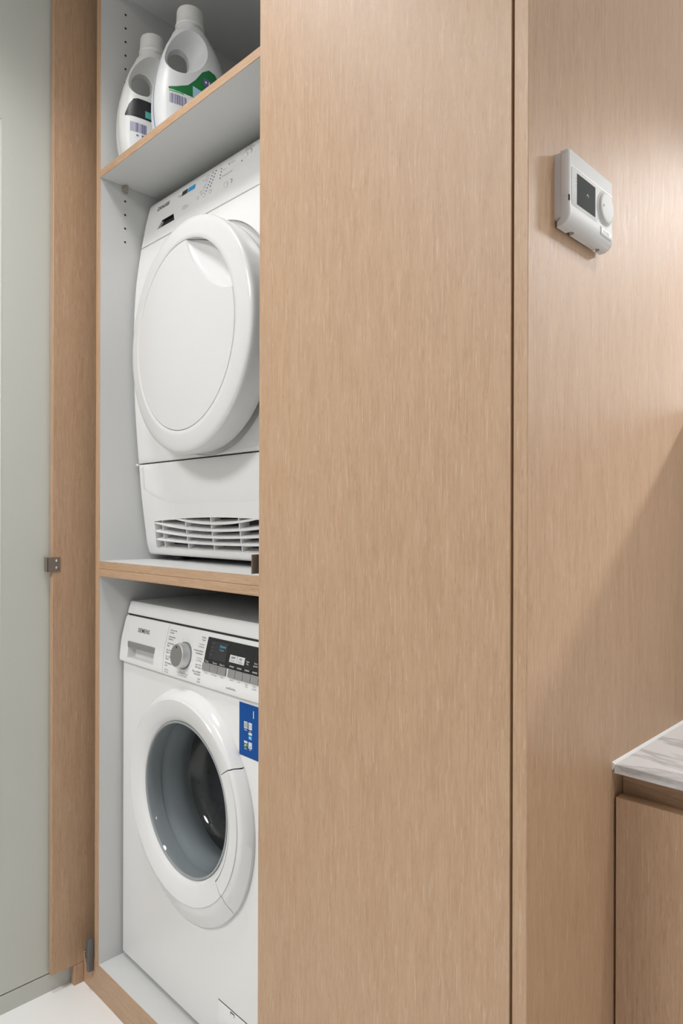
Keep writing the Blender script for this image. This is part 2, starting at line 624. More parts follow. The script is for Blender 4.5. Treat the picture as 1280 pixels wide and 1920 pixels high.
def panel_block(x0, x1, z0=0.7095, z1=0.8175, r=0.004):
    bm = bmesh.new()
    zs = [z0 + (z1 - z0) * i / 16 for i in range(17)]
    prof = [(lerp(PT, z0) + r, z0 - 0.0)] + [(lerp(PT, z) + (0.0018 if i in (0, 16) else 0.0), z + (0.0012 if i == 0 else -0.0008 if i == 16 else 0)) for i, z in enumerate(zs)]
    prof += [(0.05, z1), (0.05, z0)]
    prism_x(bm, prof, x0, x1)
    return bm


dw = obj('detergent_drawer', panel_block(-0.001, 0.1985), PEARL, wm, smooth=35)
cut = bx(0.037, 0.158, -0.03, 0.013, 0.722, 0.7465)
boolean(dw, cut, smooth=35)
obj('drawer_grip', bx(0.035, 0.160, lerp(PT, 0.752) - 0.0015, 0.02, 0.7465, 0.7605, bev=0.0018), GRIPM, dw, smooth=40, label='silver grip bar')
b = text_bm('SIEMENS', 0.0132, bold=0.0001, spacing=1.10)
obj('logo_print', on_surface(b, PT, 0.070, 0.7850, 0.0006), INK, dw)
cp = obj('control_panel', panel_block(0.1995, W + 0.001), PEARL, wm, smooth=35)
obj('panel_gap', bx(0.003, W - 0.003, 0.014, 0.10, 0.8135, 0.8235), DARKGAP, wm)
# lid
lidp = [(0.0125, 0.8215), (0.0115, 0.8235), (0.0188, 0.8475), (0.0215, 0.8498), (0.50, 0.8498), (0.52, 0.846), (0.52, 0.8215)]
b = bmesh.new()
prism_x(b, lidp, 0.0, W)
bmesh.ops.bevel(b, geom=[e for e in b.edges if abs(e.verts[0].co.x - e.verts[1].co.x) < 1e-6], offset=0.002, segments=2, affect='EDGES')
obj('lid', b, ENAMEL, wm, smooth=35)
# programme dial
DX, DZ = 0.281, 0.7605
dy = lerp(PT, DZ)
b = bmesh.new()
lathe_y(b, [(0.0285, 0.002), (0.0285, -0.0008), (0.0275, -0.0014)], 0, 0, 48, cap=(True, True))
dial = obj('programme_dial', b, DIALF, wm, smooth=35, loc=(DX, dy, DZ), rot=(math.radians(-9), 0, 0), label='silver programme dial')
b = bmesh.new()
lathe_y(b, [(0.0262, 0.0), (0.0250, -0.0165), (0.0242, -0.0185), (0.0225, -0.0195)], 0, 0, 48, cap=(True, True))
obj('knob', b, KNOBM, dial, smooth=35)
b = bmesh.new()
lathe_y(b, [(0.0226, -0.0192), (0.0222, -0.0199)], 0, 0, 48, cap=(True, True))
obj('knob_face', b, DIALF, dial)
b = bmesh.new()
cyl(b, (-0.002, -0.0197, 0.0165), (-0.002, -0.0204, 0.0165), 0.0022, 12)
obj('dial_marker', b, BLACK, dial)
# display
disp = obj('display_window', patch(PT, 0.357, 0.566, 0.7585, 0.8085, 0.0008, 0.004), SCREENB, cp, label='black display window')
obj('lcd_field', patch(PT, 0.372, 0.430, 0.768, 0.803, 0.0012, 0.001), SCREENG, cp)


def wtext(s, size, x, z, mat=INK, align='LEFT', bold=0.0, name='print', off=0.0006, spacing=1.0):
    return obj(name, on_surface(text_bm(s, size, align, bold, spacing=spacing), PT, x, z, off), mat, cp)


wtext('Temp.', 0.0052, 0.362, 0.7605, INKW, off=0.0017)
wtext('Toeren', 0.0052, 0.389, 0.7605, INKW, off=0.0017)
wtext('Klaar in', 0.0052, 0.414, 0.7605, INKW, off=0.0017)
wtext('Katoen', 0.0068, 0.404, 0.7935, INKB, off=0.0017, bold=0.0001)
wtext('Coton', 0.0058, 0.404, 0.7870, INKB, off=0.0017)
for r in range(4):
    wtext(('60 40', 'Koud', '1200', '800')[r], 0.0042, 0.375, 0.797 - 0.0072 * r, INKD, off=0.0017)
obj('speed_field', patch(PT, 0.442, 0.4655, 0.7715, 0.7850, 0.0012, 0.001), LABELW, cp)
obj('eco_field', patch(PT, 0.4665, 0.490, 0.7715, 0.7850, 0.0012, 0.001), LABELW, cp)
wtext('speed', 0.0058, 0.4538, 0.7795, INK, 'CENTER', off=0.0018)
wtext('Perfect', 0.0046, 0.4538, 0.7735, INKG, 'CENTER', off=0.0018)
wtext('eco', 0.0058, 0.478, 0.7795, INK, 'CENTER', off=0.0018)
wtext('Perfect', 0.0046, 0.478, 0.7735, INKG, 'CENTER', off=0.0018)
wtext('Aqua\nPlus', 0.0046, 0.501, 0.7785, INKW, 'CENTER', off=0.0018)
wtext('Extra\nspoelen', 0.0046, 0.526, 0.7785, INKW, 'CENTER', off=0.0018)
for k in range(5):
    obj('indicator', patch(PT, 0.446 + 0.0243 * k, 0.4605 + 0.0243 * k, 0.7625, 0.7652, 0.0014, 0.001, 1), INKG, cp)
obj('button_gap', patch(PT, 0.3560, 0.4370, 0.7440, 0.7570, 0.0008, 0.002, 3), DARKGAP, cp)
obj('button_gap', patch(PT, 0.4450, 0.5650, 0.7440, 0.7570, 0.0008, 0.002, 3), DARKGAP, cp)
bxs = [0.3555, 0.3830, 0.4105] + [0.4445 + 0.0243 * k for k in range(5)]
for k, x in enumerate(bxs):
    wd = 0.0263 if k < 3 else 0.0231
    obj('button', patch(PT, x, x + wd, 0.7435, 0.7575, 0.0026, 0.006, 3), GREYBTN, cp)
    s = ('Temp.', 'Centrifuge', 'Einde', 'Speed', 'Eco', 'Aqua\nPlus', 'Extra\nspoelen', 'Start')[k]
    wtext(s, 0.0046, x + wd / 2, 0.7375, INKG, 'CENTER')
wtext('varioPerfect', 0.0064, 0.440, 0.7205, INKG, bold=0.00008)
left = ['Donkere was\nCouleurs', 'Overhemden\nChemises', 'Sportkleding\nSport', 'Extra kort\nSuper court', 'Fijn + Zijde\nDélicat', 'Wol handwas\nLaine', 'Spoelen\nRinçage']
right = ['Katoen\nCoton', '+ voorwas\n+ prélavage', 'Kreukherstellend\nSynthétiques', '+ voorwas\n+ prélavage', 'Snel + Mix\nMix rapide', 'Fijne was/Zijde\nDélicat/Soie', 'Wol\nLaine']
for k in range(7):
    z = 0.8035 - 0.0138 * k
    wtext(left[k], 0.0050, 0.2085, z, INK if k < 6 else INKG)
    wtext(right[k], 0.0050, 0.349, z, INKG if k in (1, 3) else INK, 'RIGHT')
wtext('Centrifugeren/Pompen\nEssorage/Vidange', 0.0046, DX, 0.7225, INKG, 'CENTER')
b = bmesh.new()
for k in range(15):
    a = math.radians(90 - 24 * k)
    q = [(DX + r * math.cos(a) - s * 0.00015 * math.sin(a), DZ + r * math.sin(a) * 0.95 + s * 0.00015 * math.cos(a)) for r, s in ((0.031, 1), (0.038, 1), (0.038, -1), (0.031, -1))]
    vs = [b.verts.new((x, lerp(PT, z) - 0.0006, z)) for x, z in q]
    b.faces.new(vs)
obj('dial_scale_print', b, INKG, cp)

# porthole door
CX, CZ = 0.298, 0.467


def ring_sector(bm, sects, a0, a1, n, close_ends=True):
    """sects: (cx, cz, rx, rz, y) cross-section, swept from angle a0 to a1"""
    full = abs((a1 - a0) - 2 * PI) < 1e-6
    rings = []
    cnt = n if full else n + 1
    for i in range(cnt):
        a = a0 + (a1 - a0) * i / n
        rings.append([(cx + rx * math.cos(a), y, cz + rz * math.sin(a)) for cx, cz, rx, rz, y in sects])
    loft(bm, rings, closed=True, cap=close_ends, wrap=full)
    return bm


ZB = CZ - 0.014
back = [(CX, ZB, 0.2240, 0.2370, 0.004), (CX, ZB, 0.2255, 0.2390, -0.002), (CX, ZB, 0.2250, 0.2385, -0.0060)]
front = [(CX, CZ - 0.005, 0.2160, 0.2215, -0.0195), (CX, CZ - 0.003, 0.2125, 0.2150, -0.0228), (CX, CZ - 0.001, 0.2075, 0.2080, -0.0246), (CX, CZ, 0.2060, 0.2060, -0.0250), (CX, CZ, 0.2048, 0.2048, -0.0275)]
inner = [(CX, CZ, 0.1720, 0.1720, -0.0240), (CX, CZ, 0.1615, 0.1615, -0.0170), (CX, CZ, 0.1580, 0.1580, -0.0120), (CX, CZ, 0.1580, 0.1580, 0.004)]
A0, A1 = math.radians(-42), math.radians(32)
wd = obj('porthole_door', ring_sector(bmesh.new(), back + front + inner, A1, A0 + 2 * PI, 140), GLOSSW, wm, smooth=28, label='white round porthole door')
inn = [(CX, CZ, 0.1757, 0.1757, 0.004), (CX, CZ, 0.1757, 0.1757, -0.0244)] + inner
obj('inner_rim', ring_sector(bmesh.new(), inn, A0, A1, 40), GLOSSW, wd, smooth=28)
hand = back + front + [(CX, CZ, 0.1780, 0.1780, -0.0250), (CX, CZ, 0.1775, 0.1775, 0.004)]
hand = [(cx, cz, rx + 0.001, rz + 0.001, y - 0.0012) for cx, cz, rx, rz, y in hand]
obj('door_handle', ring_sector(bmesh.new(), hand, A0 + 0.020, A1 - 0.011, 40), GLOSSW, wd, smooth=28, label='white curved door handle')
b = bmesh.new()
lathe_y(b, [(0.166, 0.002), (0.166, -0.017), (0.203, -0.021), (0.212, -0.015), (0.214, 0.002)], CX, CZ, 96, closed=True)
obj('door_core', b, DARKGAP, wd)  # dark ring put inside, standing in for shade in the handle gaps
b = bmesh.new()
lathe_y(b, [(0.1585, -0.0125), (0.1580, -0.0160), (0.1545, -0.0160), (0.1535, -0.0120), (0.1535, 0.02), (0.1585, 0.02)], CX, CZ, 96, closed=True)
obj('dark_trim_ring', b, RUBBER, wd, smooth=40)
b = bmesh.new()
lathe_y(b, [(0.1535, -0.0130), (0.1500, -0.0050), (0.1465, 0.020), (0.1420, 0.045), (0.1350, 0.070), (0.1270, 0.088), (0.1150, 0.100), (0.0950, 0.1065), (0.06, 0.110), (0.0005, 0.112)], CX, CZ, 96, cap=(False, True))
obj('glass_bowl', b, GLASS, wd, smooth=60, label='grey glass bowl')
# opening, gasket and drum behind the glass
body = [c for c in wm.children if c.name.startswith('body')][0]
b = bmesh.new()
cyl(b, (CX, -0.1, CZ), (CX, 0.50, CZ), 0.214, 96)
boolean(body, b, smooth=40)
b = bmesh.new()
lathe_y(b, [(0.214, 0.006), (0.185, 0.006), (0.1605, 0.008), (0.1545, 0.016), (0.1555, 0.024), (0.1495, 0.034), (0.1480, 0.046), (0.1440, 0.058), (0.1470, 0.070), (0.1520, 0.095), (0.165, 0.10), (0.180, 0.085), (0.205, 0.05), (0.214, 0.05)], CX, CZ, 96, closed=True)
obj('door_gasket', b, RUBBER, wm, smooth=60)
b = bmesh.new()
lathe_y(b, [(0.165, 0.098), (0.210, 0.105), (0.2125, 0.14), (0.2125, 0.44), (0.19, 0.46), (0.0005, 0.47)], CX, CZ, 72, cap=(False, True))
drum = obj('drum', b, STEEL, wm, smooth=40)
for k in range(3):
    a = math.radians(100 + 120 * k)
    b = bmesh.new()
    loft(b, [[(CX + r * math.cos(a + d), y, CZ + r * math.sin(a + d)) for r, d in ((0.209, -0.10), (0.150, -0.03), (0.150, 0.03), (0.209, 0.10))] for y in (0.15, 0.42)])
    obj('drum_paddle', b, STEEL, drum, smooth=30)
b = bmesh.new()
for i in range(40):
    for j in range(9):
        a = 2 * PI * (i + 0.5 * (j % 2)) / 40
        y = 0.15 + 0.031 * j
        c = Vector((CX + 0.2118 * math.cos(a), y, CZ + 0.2118 * math.sin(a)))
        tg = Vector((-math.sin(a), 0, math.cos(a)))
        vs = [b.verts.new(c + tg * (0.0035 * math.cos(t * PI / 3)) + Vector((0, 0.0035 * math.sin(t * PI / 3), 0))) for t in range(6)]
        b.faces.new(vs)
ho = obj('drum_perforation', b, DARKGAP, drum)
ho['kind'] = 'stuff'
# feature sticker
SX, SZ = 0.4735, 0.7005
st = obj('feature_sticker', bx(SX, SX + 0.098, -0.0006, 0.0002, SZ - 0.100, SZ), STICKB, wm, label='blue feature sticker')


def sbox(x0, x1, z0, z1, mat, name):
    return obj(name, bx(SX + x0, SX + x1, -0.0009, -0.0005, SZ - z1, SZ - z0), mat, st)


def stext(s, size, x, z, mat, off=0.0011):
    b = text_bm(s, size, 'CENTER', 0.0001)
    bmesh.ops.translate(b, verts=b.verts, vec=(SX + x, -off, SZ - z))
    return obj('sticker_print', b, mat, st)


sbox(0.0155, 0.0260, 0.034, 0.047, LABELW, 'icon_field')
sbox(0.0295, 0.0400, 0.034, 0.047, LABELW, 'icon_field')
sbox(0.0295, 0.0400, 0.0525, 0.0570, LABELW, 'icon_field')
sbox(0.0300, 0.0395, 0.0585, 0.0655, CYAN, 'icon_field')
sbox(0.0155, 0.0260, 0.0705, 0.0745, LABELW, 'icon_field')
sbox(0.0160, 0.0260, 0.0755, 0.0825, GREEN, 'icon_field')
sbox(0.0295, 0.0400, 0.0705, 0.0825, LABELW, 'icon_field')
stext('40L', 0.0058, 0.0348, 0.0640, INKW)
stext('A', 0.0080, 0.0190, 0.0815, INKW)
stext('+++', 0.0045, 0.0232, 0.0790, INKW)
stext('I', 0.0200, 0.0450, 0.0235, INKW)
stext('iQdrive', 0.0028, 0.0208, 0.0505, INKW)
stext('8 kg', 0.0028, 0.0348, 0.0505, INKW)
stext('Energy', 0.0026, 0.0208, 0.0855, INKW)
stext('Eco', 0.0028, 0.0348, 0.0855, INKW)
for i in range(3):
    sbox(0.0168, 0.0248, 0.0360 + 0.0033 * i, 0.0383 + 0.0033 * i, INKG, 'icon_line')
b = bmesh.new()
lathe_y(b, [(0.0034, -0.0011), (0.0026, -0.0011)], SX + 0.0348, SZ - 0.0405, 20)
obj('icon_print', b, INKG, st)
b = bmesh.new()
cyl(b, (SX + 0.0348, -0.0011, SZ - 0.0790), (SX + 0.0348, -0.0008, SZ - 0.0790), 0.0017, 12)
obj('icon_print', b, INKG, st)
# lint-filter flap
fl = obj('filter_flap', bx(0.408, 0.536, -0.0020, 0.004, 0.012, 0.0985, bev=0.0014), ENAMEL, wm, smooth=40)
obj('flap_gap', bx(0.4055, 0.5385, -0.0003, 0.003, 0.0985, 0.1002), DARKGAP, wm)
obj('flap_notch', bx(0.449, 0.462, -0.0024, 0.0, 0.0915, 0.0978), DARKGAP, fl)
obj('flap_tab', bx(0.4502, 0.4612, -0.0026, 0.0, 0.0915, 0.0960, bev=0.0005), ENAMEL, fl)

# ================================================================== TUMBLE DRYER
dry = empty('tumble_dryer', (-1.526, 0.0, 1.0237), 'white tumble dryer with bulging round door on the double shelf', 'tumble dryer')
DW = 0.595
DT = smoothtab([(0.010, 0.1440), (0.038, 0.1360), (0.104, 0.127), (0.169, 0.119), (0.231, 0.1135), (0.300, 0.1075), (0.375, 0.1025), (0.478, 0.099), (0.556, 0.0992), (0.661, 0.1045), (0.756, 0.118), (0.820, 0.1305), (0.862, 0.1410), (0.890, 0.150)], 90)


def dryer_block(z0, z1, n, rt=0.002, rb=0.002, yback=0.30, inset=0.0):
    """slice of the bowed front with rounded upright corners"""
    R = 0.010
    zs = [z0 + (z1 - z0) * i / n for i in range(n + 1)]
    rows = [(zs[0], rb)] + [(zs[0] + rb * 0.35, rb * 0.3), (zs[0] + rb, 0)] + [(z, 0) for z in zs[1:-1] if zs[0] + rb < z < zs[-1] - rt] + [(zs[-1] - rt, 0), (zs[-1] - rt * 0.35, rt * 0.3), (zs[-1], rt)]
    rings = []
    for z, dd in rows:
        y = lerp(DT, z) + dd + inset
        pts = []
        for k in range(6):
            a = PI / 2 * k / 5
            pts.append((inset + R - R * math.cos(a), y + R - R * math.sin(a), z))
        for k in range(6):
            a = PI / 2 * (5 - k) / 5
            pts.append((DW - inset - R + R * math.cos(a), y + R - R * math.sin(a), z))
        pts += [(DW - inset, yback, z), (inset, yback, z)]
        rings.append(pts)
    return loft(bmesh.new(), rings)


obj('casing', bx(0.003, DW - 0.003, 0.16, 0.585, 0.012, 0.868, bev=0.004), ENAMEL, dry, smooth=40)
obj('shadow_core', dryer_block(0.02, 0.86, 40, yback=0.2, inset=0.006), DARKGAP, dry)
for x in (0.06, DW - 0.06):
    for y in (0.20, 0.52):
        b = bmesh.new()
        cyl(b, (x, y, 0.0), (x, y, 0.016), 0.022, 20)
        obj('foot', b, BLACK, dry)
panel = obj('control_panel', dryer_block(0.7580, 0.874, 14, rt=0.008, rb=0.0012), PEARL, dry, smooth=35)
upper = obj('front_panel', dryer_block(0.2330, 0.7555, 40, rt=0.0012, rb=0.002), ENAMEL, dry, smooth=35)
lower = obj('base_panel', dryer_block(0.0125, 0.2300, 24, rt=0.002, rb=0.006), PEARL, dry, smooth=35)
# water-drawer grip in the control panel
b = bmesh.new()
loft(b, [[(x, 0.05, z) for x, z in ((0.060, 0.7850), (0.150, 0.7850), (0.140, 0.8060), (0.085, 0.8060))],
         [(x, 0.150, z) for x, z in ((0.074, 0.7880), (0.146, 0.7880), (0.137, 0.8050), (0.088, 0.8050))]])
boolean(panel, b, smooth=35)
obj('grip_recess', bx(0.060, 0.152, 0.1475, 0.1495, 0.780, 0.810), BLACK, panel, label='black recessed drawer grip')
obj('grip_lining', bx(0.0865, 0.139, 0.1275, 0.1482, 0.8035, 0.8052), BLACK, panel)
obj('grip_lining', bx(0.139, 0.1425, 0.1285, 0.1482, 0.787, 0.8045), BLACK, panel)


def dtext(s, size, x, z, mat=INK, align='LEFT', bold=0.0, shear=0.0, parent=None):
    return obj('print', on_surface(text_bm(s, size, align, bold, shear), DT, x, z, 0.0005), mat, parent or panel)


dtext('ZANUSSI', 0.0135, 0.052, 0.840, INK, bold=0.0003)
dtext('7 kg', 0.0090, 0.142, 0.842, INKG)
obj('energy_badge', patch(DT, 0.160, 0.182, 0.841, 0.852, 0.0007, 0.001, 2), INK, panel)
obj('blue_badge', patch(DT, 0.185, 0.213, 0.841, 0.852, 0.0007, 0.001, 2), CYAN, panel)
words = ['Katoen', 'Synthetisch', 'Mix', 'Jeans', 'Wol', 'Fijne was', 'Sport']
for k in range(7):
    z = 0.8530 - 0.0065 * k
    dtext(words[k], 0.0052, 0.270 - 0.002 * k, z - 0.0015, INKB if k in (3, 4) else INKG, 'RIGHT')
    for x in (0.280, 0.292):
        if x > 0.285 and k > 5:
            continue
        b = bmesh.new()
        cyl(b, (x - 0.002 * k, lerp(DT, z) - 0.0008, z), (x - 0.002 * k, lerp(DT, z), z), 0.0015, 10)
        obj('indicator_light', b, INKP, panel)
for x, z in ((0.312, 0.850), (0.314, 0.842), (0.314, 0.834), (0.316, 0.826), (0.340, 0.850), (0.388, 0.838)):
    b = bmesh.new()
    cyl(b, (x, lerp(DT, z) - 0.0008, z), (x, lerp(DT, z), z), 0.0015, 10)
    obj('indicator_light', b, INKP, panel)
dtext('Droogtijd instellen', 0.0050, 0.322, 0.826, INKG)
dtext('Extra', 0.0050, 0.320, 0.842, INKG)
dtext('Signaal', 0.0050, 0.346, 0.849, INKG)
dtext('Tijdkeuze\nProgramma', 0.0055, 0.176, 0.806, INKG)
dtext('Start Pauze\nUitgestelde start', 0.0050, 0.392, 0.862, INKG)
for x, z, r in ((0.236, 0.808, 0.0045), (0.262, 0.806, 0.0045), (0.286, 0.806, 0.0048), (0.345, 0.800, 0.0065), (0.400, 0.846, 0.0065)):
    b = bmesh.new()
    y = lerp(DT, z)
    lathe_y(b, [(r, 0.002), (r, -0.001), (r * 0.8, -0.0028), (r * 0.3, -0.0034)], 0, 0, 20, cap=(True, True))
    bmesh.ops.translate(b, verts=b.verts, vec=(x, y, z))
    btn = obj('push_button', b, GLOSSW, panel, smooth=50)
for x, z in ((0.360, 0.802), (0.413, 0.849)):
    b = bmesh.new()
    pts = []
    for i in range(11):
        a = math.radians(100 - 16 * i)
        pts.append((0.0058 * math.cos(a), 0.0058 * math.sin(a)))
    for (x0, z0), (x1, z1) in zip(pts[:-1], pts[1:]):
        vs = [b.verts.new((xx * k, 0, zz * k)) for xx, zz, k in ((x0, z0, 1), (x1, z1, 1), (x1, z1, 0.8), (x0, z0, 0.8))]
        b.faces.new(vs)
    obj('power_symbol', on_surface(b, DT, x, z, 0.0006), INK, panel)
obj('badge_clip', bx(-0.004, 0.006, 0.112, 0.122, 0.2285, 0.2325), PEARL, dry)
obj('latch', bx(0.004, 0.010, 0.1145, 0.120, 0.2225, 0.2290), SILVER, dry)
# filter door: shallow raised field with a sagging lower edge
b = bmesh.new()
nx, nz = 48, 10
grid = []
for i in range(nx + 1):
    x = 0.012 + (DW - 0.024) * i / nx
    u = abs(2 * i / nx - 1)
    zb = 0.131 + 0.045 * max(0.0, (u - 0.35) / 0.65) ** 2.4
    col = []
    for j in range(nz + 1):
        z = 0.2275 + (zb - 0.2275) * j / nz
        off = 0.0011 if 0 < j < nz else -0.0004
        col.append(b.verts.new((x, lerp(DT, z) - off + (0.010 * max(0, (u - 0.975) / 0.025) if u > 0.975 else 0), z)))
    grid.append(col)
for i in range(nx):
    for j in range(nz):
        b.faces.new((grid[i][j], grid[i + 1][j], grid[i + 1][j + 1], grid[i][j + 1]))
obj('filter_door', b, PEARL, dry, smooth=50)
# vent grille
VC = 0.2975
VH = 0.243


def vent_top(dx):
    return 0.1025 - 0.0095 * (dx / VH) ** 2


poly = []
for i in range(25):
    dx = -VH + 2 * VH * i / 24
    poly.append((VC + dx, vent_top(dx)))
poly += [(VC + VH + 0.004, 0.030), (VC - VH - 0.004, 0.030)]
b = bmesh.new()
prism_y(b, poly, 0.08, 0.185)
boolean(lower, b, smooth=35)
core = [c for c in dry.children if c.name.startswith('shadow_core')][0]
b = bmesh.new()
box(b, VC - 0.255, VC + 0.255, 0.08, 0.178, 0.024, 0.108)
boolean(core, b)
b = bmesh.new()
box(b, VC - 0.255, VC + 0.255, 0.08, 0.178, 0.02, 0.11)
cas = [c for c in dry.children if c.name.startswith('casing')][0]
boolean(cas, b, smooth=40)
b = bmesh.new()
loft(b, [[(x, 0.1385, 0.0295), (x, 0.168, 0.0385), (x, 0.168, 0.0295)] for x in (VC - VH, VC + VH)])
obj('vent_sill', b, PEARL, lower)
obj('vent_backing', bx(VC - 0.25, VC + 0.25, 0.175, 0.177, 0.026, 0.106), BLACK, lower)
SL = [(0.0885, 0.0145, 0.170), (0.0735, 0.0165, VH), (0.0585, 0.0115, VH), (0.0440, 0.0060, VH)]
for mid, sag, half in SL:
    rings = []
    for i in range(33):
        dx = -half + 2 * half * i / 32
        z = mid + sag * (dx / half) ** 2
        z = min(z, vent_top(dx) + 0.001)
        y = lerp(DT, z)
        rings.append([(VC + dx, y + 0.0022, z + 0.0024), (VC + dx, y + 0.0003, z + 0.0008), (VC + dx, y + 0.0003, z - 0.0010), (VC + dx, y + 0.0018, z - 0.0024), (VC + dx, y + 0.030, z + 0.0072), (VC + dx, y + 0.030, z + 0.0100)])
    obj('vent_slat', loft(bmesh.new(), rings), PEARL, lower, smooth=30)
for k in range(-2, 3):
    x = VC - 0.014 + 0.1005 * k
    prof = [(lerp(DT, z) + 0.004, z) for z in (0.029, 0.05, 0.07, 0.09, vent_top(x - VC) + 0.001)]
    prof += [(y + 0.026, z) for y, z in prof[::-1]]
    obj('vent_rib', prism_x(bmesh.new(), prof, x - 0.0012, x + 0.0012), PEARL, lower)
# round door, standing very slightly ajar
RX, RZ, RY = 0.3230, 0.4695, 0.034
b = bmesh.new()
cyl(b, (RX - 0.012, 0.05, RZ + 0.008), (RX - 0.012, 0.116, RZ + 0.008), 0.2440, 128)
boolean(upper, b, smooth=35)
b = bmesh.new()
cyl(b, (RX - 0.012, 0.05, RZ + 0.008), (RX - 0.012, 0.124, RZ + 0.008), 0.2440, 96)
boolean(core, b)
obj('door_surround', lathe_y(bmesh.new(), [(0.2440, 0.1165), (0.20, 0.1165), (0.20, 0.1225), (0.2440, 0.1225)], RX - 0.012, RZ + 0.008, 128, closed=True), ENAMEL, dry)
b = bmesh.new()
lathe_y(b, [(0.215, 0.072), (0.229, 0.066), (0.2330, 0.058), (0.2345, 0.050), (0.2372, 0.030), (0.2382, 0.016), (0.2378, 0.0105), (0.2355, 0.0072), (0.2310, 0.0050), (0.2250, 0.0036), (0.2150, 0.0022), (0.2020, 0.0008), (0.1925, 0.0), (0.1915, 0.0007), (0.1913, 0.045), (0.1913, 0.072)], 0, 0, 128, closed=True)
DROT = (0, 0, -0.0497)
rd = obj('round_door', b, DRYW, dry, smooth=40, label='white glossy round dryer door', loc=(RX, RY, RZ), rot=DROT)
b = bmesh.new()
lathe_y(b, [(0.1905, 0.043), (0.1905, 0.0009), (0.1896, 0.0), (0.165, -0.0010), (0.12, -0.0024), (0.06, -0.0034), (0.0006, -0.0036)], 0, 0, 128, cap=(True, True))
fd = obj('door_field', b, DRYW, rd, smooth=35)
b = bmesh.new()
bmesh.ops.create_uvsphere(b, u_segments=64, v_segments=32, radius=1.0)
ang = math.radians(51)
mtx = (Matrix.Translation((0.186 * math.cos(ang), -0.0030, 0.186 * math.sin(ang))) @ Matrix.Rotation(-ang, 4, 'Y') @ Matrix.Diagonal((0.056, 0.026, 0.126, 1)))
bmesh.ops.transform(b, matrix=mtx, verts=b.verts)
boolean(fd, b, smooth=30)


